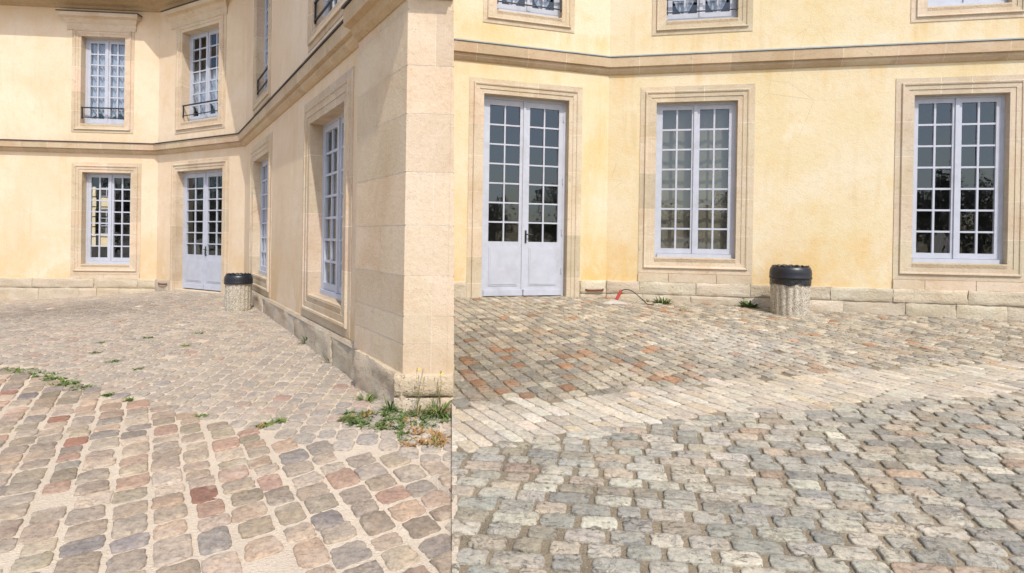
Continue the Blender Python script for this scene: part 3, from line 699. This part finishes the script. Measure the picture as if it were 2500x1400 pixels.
# near columns, parallel to the long wing
st, e1, e2 = setts(124.2, 34.2, .182, .165, .018, True, -8, .3, 1.4, 7.8, lambda x, y: in_front_L(x, y) and not above(x, y-.03, GUT), .28, .8, .004, .024, .014)
c = pick(PAL_L, len(st))*np.array([.90, .85, .80])*(1+RNG.normal(0, .10, (len(st), 1))); stone_mesh('cobble_paving', st, e1, e2, ZL, c, MT['setts_l'], .007, .0018, 7.5, 26, .03, -1, .040, .018)
st, e1, e2 = setts(98, -8, .165, .150, .014, True, -13.5, .3, 3.0, 13.2, lambda x, y: in_front_L(x, y) and above(x, y-.05, GUT), .14, .5, .008)
c = pick(PAL_L, len(st)); c = c*.55+.45*np.array([.40, .355, .305])
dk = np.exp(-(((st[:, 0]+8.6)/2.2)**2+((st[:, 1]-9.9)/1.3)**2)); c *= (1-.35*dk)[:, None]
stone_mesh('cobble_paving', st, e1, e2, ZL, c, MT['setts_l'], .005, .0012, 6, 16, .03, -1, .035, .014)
BT = [(-2, 3.1), (-.438, 4.043), (.696, 4.393), (2.06, 4.82), (3.715, 5.334), (5.51, 5.706), (9, 6.4)]; BB = [(-2, 2.65), (-.363, 3.384), (.598, 3.748), (1.754, 4.093), (3.053, 4.376), (4.474, 4.627), (9, 5.4)]
def in_front_R(x, y):
    q = np.array([x, y]); return seam(x, y) > -.15 and x < 10.5 and y > 1.5 and ((q-B2.o)@B2.n > -.1 and (q-B3.o)@B3.n > -.1)
st, e1, e2 = setts(-5, 78, .195, .103, .028, True, -.6, 6.6, 1.4, 5.6, lambda x, y: in_front_R(x, y) and not above(x, y+.02, BB), .24, .7, .002, .012)
c = pick(PAL_R, len(st))*np.array([.95, .945, .905])*(1+RNG.normal(0, .03, (len(st), 1))); stone_mesh('cobble_paving', st, e1, e2, ZR, c, MT['setts_r'], .005, .0016, 10, 26, .03, 1, .036, .010)
st, e1, e2 = setts(-66, 24, .150, .140, .016, True, -1.5, 10.5, 3.4, 9.6, lambda x, y: in_front_R(x, y) and above(x, y-.02, BT), .14, .5, .006)
c = pick(PAL_R, len(st))*np.array([.98, .95, .89])*(1+RNG.normal(0, .08, (len(st), 1))); dk = np.exp(-(((st[:, 0]+.2)/1.0)**2+((st[:, 1]-5.2)/1.2)**2)); rs = (RNG.random(len(st)) < .025+.13*dk)[:, None]; c = np.where(rs, np.array([.34, .205, .125])*(.8+.5*RNG.random((len(st), 1))), c); c *= (1-.32*dk)[:, None]*np.array([1.02, 1, .97])
br = np.exp(-(((st[:, 0]-2.6)/.75)**2+((st[:, 1]-6.2)/.65)**2)); c = c*(1-.55*br)[:, None]+(.55*br)[:, None]*np.array([.58, .57, .53])
stone_mesh('cobble_paving', st, e1, e2, ZR, c, MT['setts_r'], .005, .0016, 7, 18, .03, 1, .05, .018)
st, e1, e2 = setts(-54, 18, .22, .115, .009, True, -1.2, 9, 2.6, 6.6, lambda x, y: in_front_R(x, y) and above(x, y+.045, BB) and not above(x, y-.045, BT), .2, .4)
c = pick(PAL_B, len(st))*.88; stone_mesh('flag_band', st, e1, e2, ZR, c, MT['flags'], .004, .001, 16, 24, .03, 1, .012, .008, -.003)
m = MB(); P = []
for y in [1.4+.2*i for i in range(15)]:
    x = .024-.114*y-.001; P.append([(x+.06, y, float(ZL(x, y))-.3), (x, y, float(ZR(x, y))-.004), (x+.03, y, float(ZR(x, y))-.003), (x+.03, y, float(ZR(x, y))-.3)])
m.grid(P, (.5, .5, .5), False); m.build('kerb_strip', MT['sand_l'])['kind'] = 'structure'
m = MB(); m.quad([(-500, -500, -.6), (500, -500, -.6), (500, 500, -.6), (-500, 500, -.6)]); m.build('ground', MT['sand_l'])['kind'] = 'structure'

# ================================================================== LITTER BINS
def make_bin(x, y, z, r, h, label, sleeve):
    t = empty('litter_bin', (x, y, z), label, 'litter bin', 'concrete litter bins'); N = 176
    hz = h*.77; m = MB(); P = []; ribs = 18
    for k, (zz, rr, amp) in enumerate([(-.03, .95, 0), (.0, .95, .012), (.02, .97, .02), (hz*.3, .985, .028), (hz*.6, .995, .028), (hz*.9, 1., .028), (hz*.955, 1., .022), (hz, 1.0, .004), (hz, .86, 0), (hz*.6, .82, 0), (hz*.4, 0.02, 0)]):
        row = []
        for i in range(N):
            a = 2*math.pi*i/N; s = .5+.5*math.cos(a*ribs); q = r*.985*(rr-amp*3.2*(1-s)**1.5*.6)
            row.append((x+q*math.cos(a), y+q*math.sin(a), z+zz))
        P.append(row)
    m.grid(P, (.5, .5, .5), True, True); m.build('drum', MT['bincon'], t, (x, y, z))
    m = MB(); P = []; z0 = hz-.005; lh = h-hz
    b0 = h*(.745 if sleeve else .745); lh = h-b0
    pr = [(.96, b0+lh*.04), (1.055, b0), (1.06, b0+lh*.12), (1.035, b0+lh*.2), (1.045, b0+lh*.45), (1.02, b0+lh*.72), (.96, b0+lh*.93), (.88, b0+lh), (.80, b0+lh*.93), (.76, b0+lh*.7), (.76, b0+lh*.1)]
    for rr, zz in pr: P.append([(x+rr*r*math.cos(2*math.pi*i/48), y+rr*r*math.sin(2*math.pi*i/48), z+zz) for i in range(48)])
    m.grid(P, (.5, .5, .5), True, True); m.build('lid', MT['plastic'], t, (x, y, z))
    m = MB(); P = []                                              # crumpled liner: folded over the rim inside, sleeve outside
    for k in range(7):
        row = []
        for i in range(72):
            a = 2*math.pi*i/72; w_ = .02*math.sin(a*13+k)+.015*math.sin(a*29+2*k)
            rr = [.90, .87, .83, .79, .74, .5, .05][k]; zz = [h+.002, h+.010, h+.004, h-.02, h-.07, h-.16, h-.18][k]
            row.append((x+r*(rr+w_)*math.cos(a), y+r*(rr+w_)*math.sin(a), z+zz+.010*math.sin(a*17+k*2)))
        P.append(row)
    m.grid(P, (.5, .5, .5), True, True)
    if sleeve:
        P = []
        for k in range(5):
            row = []
            for i in range(96):
                a = 2*math.pi*i/96; rr = 1.0+.012*math.sin(a*11+k*1.3)+.008*math.sin(a*23-k)
                row.append((x+r*1.01*rr*math.cos(a), y+r*1.01*rr*math.sin(a), z+h*.76-k*h*.034-(.012*math.sin(a*5)+.008*math.sin(a*9+1) if k == 4 else 0)))
            P.append(row)
        m.grid(P, (.5, .5, .5), True, True)
    m.build('liner', MT['bag'], t, (x, y, z)); return t
bx, by = -4.93, 9.62; make_bin(bx, by, float(ZL(bx, by))+.005, .225, .64, 'pebbled concrete litter bin with black rim, by the white door in the sunny corner', False)
bx, by = 4.40, 8.40; make_bin(bx, by, float(ZR(bx, by))+.006, .288, .75, 'ribbed concrete litter bin with black lid and liner sleeve, standing between two tall windows', True)

# ================================================================== SMALL IRON AND CABLE
def scraper(f, u, z, label):
    x, y, _ = f.P(u, 0, 0); t = MB(); pts = [f.P(u-.17, -.02, z), f.P(u-.17, .05, z), f.P(u-.12, .07, z-.012), f.P(u+.12, .07, z-.012), f.P(u+.17, .05, z), f.P(u+.17, -.02, z)]
    for a, b in zip(pts, pts[1:]):
        a, b = Vector(a), Vector(b); up = Vector((0, 0, .017)); d = (b-a).normalized(); nn = d.cross(Vector((0, 0, 1)))*.006
        t.box8([a-nn-up, b-nn-up, b-nn+up, a-nn+up, a+nn-up, b+nn-up, b+nn+up, a+nn+up])
    o = t.build('boot_scraper', MT['rust'], None, (x, y, z+H)); tag(o, label, 'boot scraper', 'iron boot scrapers')
scraper(A2, .34, -1.19, 'rusty iron boot scraper on the plinth left of the sunny corner door')
scraper(B2, -.24, -.86, 'rusty flat iron boot scraper on the plinth right of the glazed door')
px, py = 1.74, 8.93; pz = float(ZR(px, py))
m = MB(); m.tube([(px, py, pz-.05), (px+.05, py+.03, pz+.08), (px+.115, py+.06, pz+.185)], [.026, .026, .026], 12)
tp = m.build('conduit_pipe', MT['pipe'], None, (px, py, pz)); tag(tp, 'short red plastic conduit stub sticking up from the broken paving by the plinth', 'conduit')
m = MB(); P0 = Vector((px+.11, py+.06, pz+.18)); P3 = Vector((px+.52, py-.10, float(ZR(px+.52, py-.10))+.01))
pts = [P0.lerp(P3, t)+Vector((0, 0, .34*t*(1-t)*(1.6-1.1*t))) for t in [i/16 for i in range(17)]]
m.tube(pts+[Vector((px+.62, py-.14, float(ZR(px+.62, py-.14))+.008))], .008, 8); tag(m.build('cable', MT['rubber'], None, (px, py, pz)), 'thin black cable arching out of the red conduit to the ground', 'cable')
def lump(cx_, cy_, zf, r, label, seed):
    rnd = random.Random(seed); m = MB(); P = []
    for k in range(7):
        row = []
        for i in range(20):
            a = 6.283*i/20; q = r*(1-(k/6)**1.6)*(1+.22*math.sin(a*3+seed)+.1*rnd.uniform(-1, 1)); 
            row.append((cx_+q*math.cos(a)*1.5, cy_+q*math.sin(a)*.8, zf-.03+r*.55*(k/6)**.8+.012*rnd.uniform(-1, 1)))
        P.append(row)
    m.grid(P, (.55, .52, .48), True, True); o = m.build('mortar_lump', MT['mortar'], None, (cx_, cy_, zf)); tag(o, label, 'mortar')
lump(px-.02, py-.10, pz, .15, 'broken grey white mortar lump around the foot of the red conduit', 3)

# ================================================================== WEEDS
def blade(m, p, az, ln_, wd, bend, c=(.5, .5, .5)):
    d = Vector((math.cos(az), math.sin(az), 0)); s = Vector((-d.y, d.x, 0)); P = []; pos = Vector(p); el = bend[0]
    for k in range(4):
        w_ = wd*(.7, 1, .75, .06)[k]/2; P.append([pos-s*w_, pos+s*w_])
        pos = pos+(d*math.cos(el)+Vector((0, 0, 1))*math.sin(el))*ln_/3; el -= bend[1]
    m.grid(P, c, False)
def tuft(m, x, y, z, r, n, hgt, rnd, wd=.012):
    for _ in range(n):
        a = rnd.uniform(0, 6.283); q = r*rnd.random()**.6*.5
        blade(m, (x+q*math.cos(a), y+q*math.sin(a), z), a+rnd.uniform(-.6, .6), hgt*rnd.uniform(.5, 1.2), wd*rnd.uniform(.6, 1.3), (rnd.uniform(.3, 1.3), rnd.uniform(.15, .5)))
def weed(x, y, zf, r, n, hgt, label, mat='leaf', seed=1, name='weed_tuft', wd=.012, group='weeds growing at the foot of walls'):
    rnd = random.Random(seed); m = MB(); z = float(zf(x, y)); tuft(m, x, y, z, r, n, hgt, rnd, wd)
    tag(m.build(name, MT[mat], None, (x, y, z)), label, 'weed', group)
CREEP_L = []   # filled below
def creep(name, pts, zf, mat, label, seed, dens=26):
    rnd = random.Random(seed); m = MB()
    for x, y, r in pts:
        n = int(dens*r/.1)
        for _ in range(n):
            a = rnd.uniform(0, 6.283); q = r*math.sqrt(rnd.random()); xx, yy = x+q*math.cos(a), y+q*math.sin(a)*.8
            if seam(xx, yy) > -.005 and zf is ZL: continue
            z = float(zf(xx, yy))-.004
            for _ in range(4): blade(m, (xx, yy, z), rnd.uniform(0, 6.283), rnd.uniform(.02, .055), rnd.uniform(.006, .012), (rnd.uniform(.2, 1.1), rnd.uniform(.2, .6)))
    o = m.build(name, mat); tag(o, label, 'weeds', None, 'stuff')

creep('joint_weeds', [(-5.22, 5.54, .10), (-5.05, 5.50, .12), (-4.85, 5.42, .10), (-4.64, 5.31, .12), (-4.45, 5.20, .10), (-4.28, 5.09, .13), (-4.19, 5.04, .10), (-3.95, 4.92, .11), (-3.56, 4.73, .06), (-3.29, 4.59, .04), (-2.42, 4.17, .05), (-1.80, 3.95, .07), (-1.74, 4.02, .05), (-4.9, 6.3, .06), (-4.4, 5.9, .07), (-5.3, 6.9, .05), (-4.1, 6.7, .06), (-3.9, 5.6, .05), (-4.9, 7.2, .06), (-4.4, 7.5, .06)], ZL, MT['leaf'], 'low green weeds creeping along the joints of the sunny cobbles', 5, 36)
_r = random.Random(41); cw, dw = [], []
for _ in range(75):
    t = _r.random(); x = -1.25+.82*t; y = 4.12-.62*_r.random()**1.3*min(1, .25+1.1*t)
    (dw if (x > -.66 and y < 3.75 and _r.random() < .75) or _r.random() < .12 else cw).append((round(x, 3), round(y, 3), _r.uniform(.03, .06)))
creep('corner_weeds', cw, ZL, MT['leafy'], 'bright green ground weeds spreading round the foot of the stone pier', 6, 28)
creep('withered_weeds', dw+[(-.47, 3.6, .06), (-.52, 3.68, .05), (-.50, 3.50, .05), (-.65, 3.48, .04), (-.58, 3.56, .04), (-1.83, 3.93, .02)], ZL, MT['dry'], 'orange brown withered weeds in the joints near the stone pier', 7, 30)
def flower(x, y, h, seed, label, cat='flowering weed'):
    rnd = random.Random(seed); z = float(ZL(x, y)); t = empty('flowering_weed', (x, y, z), label, cat, 'tall weeds against the pier'); m = MB(); b = MB()
    for k in range(7):
        a = rnd.uniform(0, 6.28); hh = h*rnd.uniform(.55, 1.0); dx, dy = .09*h*math.cos(a)*rnd.uniform(.3, 2), .05*h*math.sin(a)
        pts = [(x+dx*q*q+.004*math.sin(q*9+k), y+dy*q*q, z+hh*q) for q in (0, .25, .5, .75, 1)]
        m.tube(pts, [.0018, .0016, .0014, .0012, .001], 5); p = pts[-1]
        m.tube([p, (p[0]+.003, p[1], p[2]+.028)], [.0035, .002], 6)
        for q in (2, 3): blade(m, pts[q], rnd.uniform(0, 6.28), .05, .006, (.5, .3))
    tuft(m, x, y, z, .10, 26, .10, rnd, .010); m.build('stem', MT['stalk'], t, (x, y, z))
    b.tube([(x+.01, y, z+h), (x+.012, y, z+h+.012)], [.012, .004], 7); b.build('bloom', MT['bloom'], t, (x, y, z))
flower(-.70, 4.04, .34, 3, 'tall thin weed with a yellow flower against the pier foot')
flower(-.53, 4.06, .30, 8, 'thin stalked seeding weed at the near right corner of the pier foot')
weed(-.55, 4.07, ZL, .14, 46, .13, 'spiky green grass tuft at the right edge of the pier foot', 'leaf', 12, 'grass_tuft')
weed(-1.19, 4.47, ZL, .12, 40, .10, 'pale green star shaped grass tuft on the cobbles left of the pier plinth', 'leaf', 13, 'grass_tuft')
weed(-2.03, 6.0, ZL, .10, 34, .10, 'yellowish grass tuft by the shaded plinth, nearer the pier', 'stalk', 14, 'grass_tuft')
weed(-2.62, 6.93, ZL, .16, 60, .16, 'dark green weed at the plinth below the near tall window', 'leaf', 15)
weed(-.92, 4.12, ZL, .05, 40, .13, 'upright green weed growing up the corner edge of the pier plinth', 'leafy', 16)
weed(2.58, 9.02, ZR, .22, 55, .16, 'leafy green weed on the upper cobbles beside the cable end', 'leafy', 17, 'weed_tuft', .03)
weed(4.0, 8.95, ZR, .20, 60, .17, 'broad leaved dark green weed left of the ribbed concrete bin', 'leafy', 18, 'weed_tuft', .04)
weed(2.35, 9.18, ZR, .10, 20, .07, 'tiny green weed against the plinth behind the cable', 'leaf', 19)
weed(2.7, 8.4, ZR, .12, 22, .05, 'low flat green weed on the cobbles in front of the leafy weeds', 'leaf', 20)

# ================================================================== WHAT THE PANES REFLECT OR SHOW THROUGH
FH = empty('courtyard_house', (-15, 24, 0), 'sunlit pale house seen through the lower window of the sunny left wall', 'building')
ff = F((-26, 24), 0); m = MB(); hs = [(x, x+.9, -.1, 1.1) for x in (7.2, 8.6)]+[(x, x+.9, 1.6, 2.8) for x in (7.2, 8.6)]
wall(m, ff, 0, 22, -1.6, 3.0, hs); m.quad([ff.P(0, -6, -1.6), ff.P(22, -6, -1.6), ff.P(22, -6, 3), ff.P(0, -6, 3)]); m.quad([ff.P(0, 0, 3), ff.P(22, 0, 3), ff.P(22, -6, 3), ff.P(0, -6, 3)])
m.build('wall', MT['stucco_r'], FH, (-15, 24, 0))
for h_ in hs:
    m = MB(); casement(m, ff, h_[0], h_[1], h_[2], h_[3], -.1, 3); w_ = m.build('window', MT['paint'], FH, (-15, 24, 0))
    m = MB(); m.quad([ff.P(h_[0], -.12, h_[2]), ff.P(h_[1], -.12, h_[2]), ff.P(h_[1], -.12, h_[3]), ff.P(h_[0], -.12, h_[3])]); m.build('pane', MT['room'], w_, (-15, 24, 0))
rnd = random.Random(4); m = MB()
for k in range(70):
    if k < 46: x = -46+2.0*k+rnd.uniform(-1, 1); y = -34+rnd.uniform(-4, 3)+abs(x)*.12
    else: x = -44+rnd.uniform(-3, 3); y = -30+2.0*(k-46)
    h = rnd.uniform(4.5, 8.2); r = rnd.uniform(1.6, 3.0)
    m.tube([(x, y, -.5), (x+.1, y, h*.5), (x+rnd.uniform(-.4, .4), y, h*.9)], [.22, .16, .05], 7)
    for _ in range(700):
        a, e, q = rnd.uniform(0, 6.283), rnd.uniform(-1, 1), rnd.random()**.4
        p = Vector((x+r*q*math.cos(a)*math.sqrt(1-e*e), y+r*q*math.sin(a)*math.sqrt(1-e*e), h*.58+h*.42*q*e))
        d = Vector((rnd.uniform(-1, 1), rnd.uniform(-1, 1), rnd.uniform(-1, 1))).normalized(); t = d.orthogonal()*.15; b = d.cross(t)
        m.quad([p-t, p-b*.7, p+t, p+b*.7])
o = m.build('distant_trees', MT['far']); tag(o, 'far row of dark leafy trees mirrored in the window panes', 'trees', None, 'stuff')
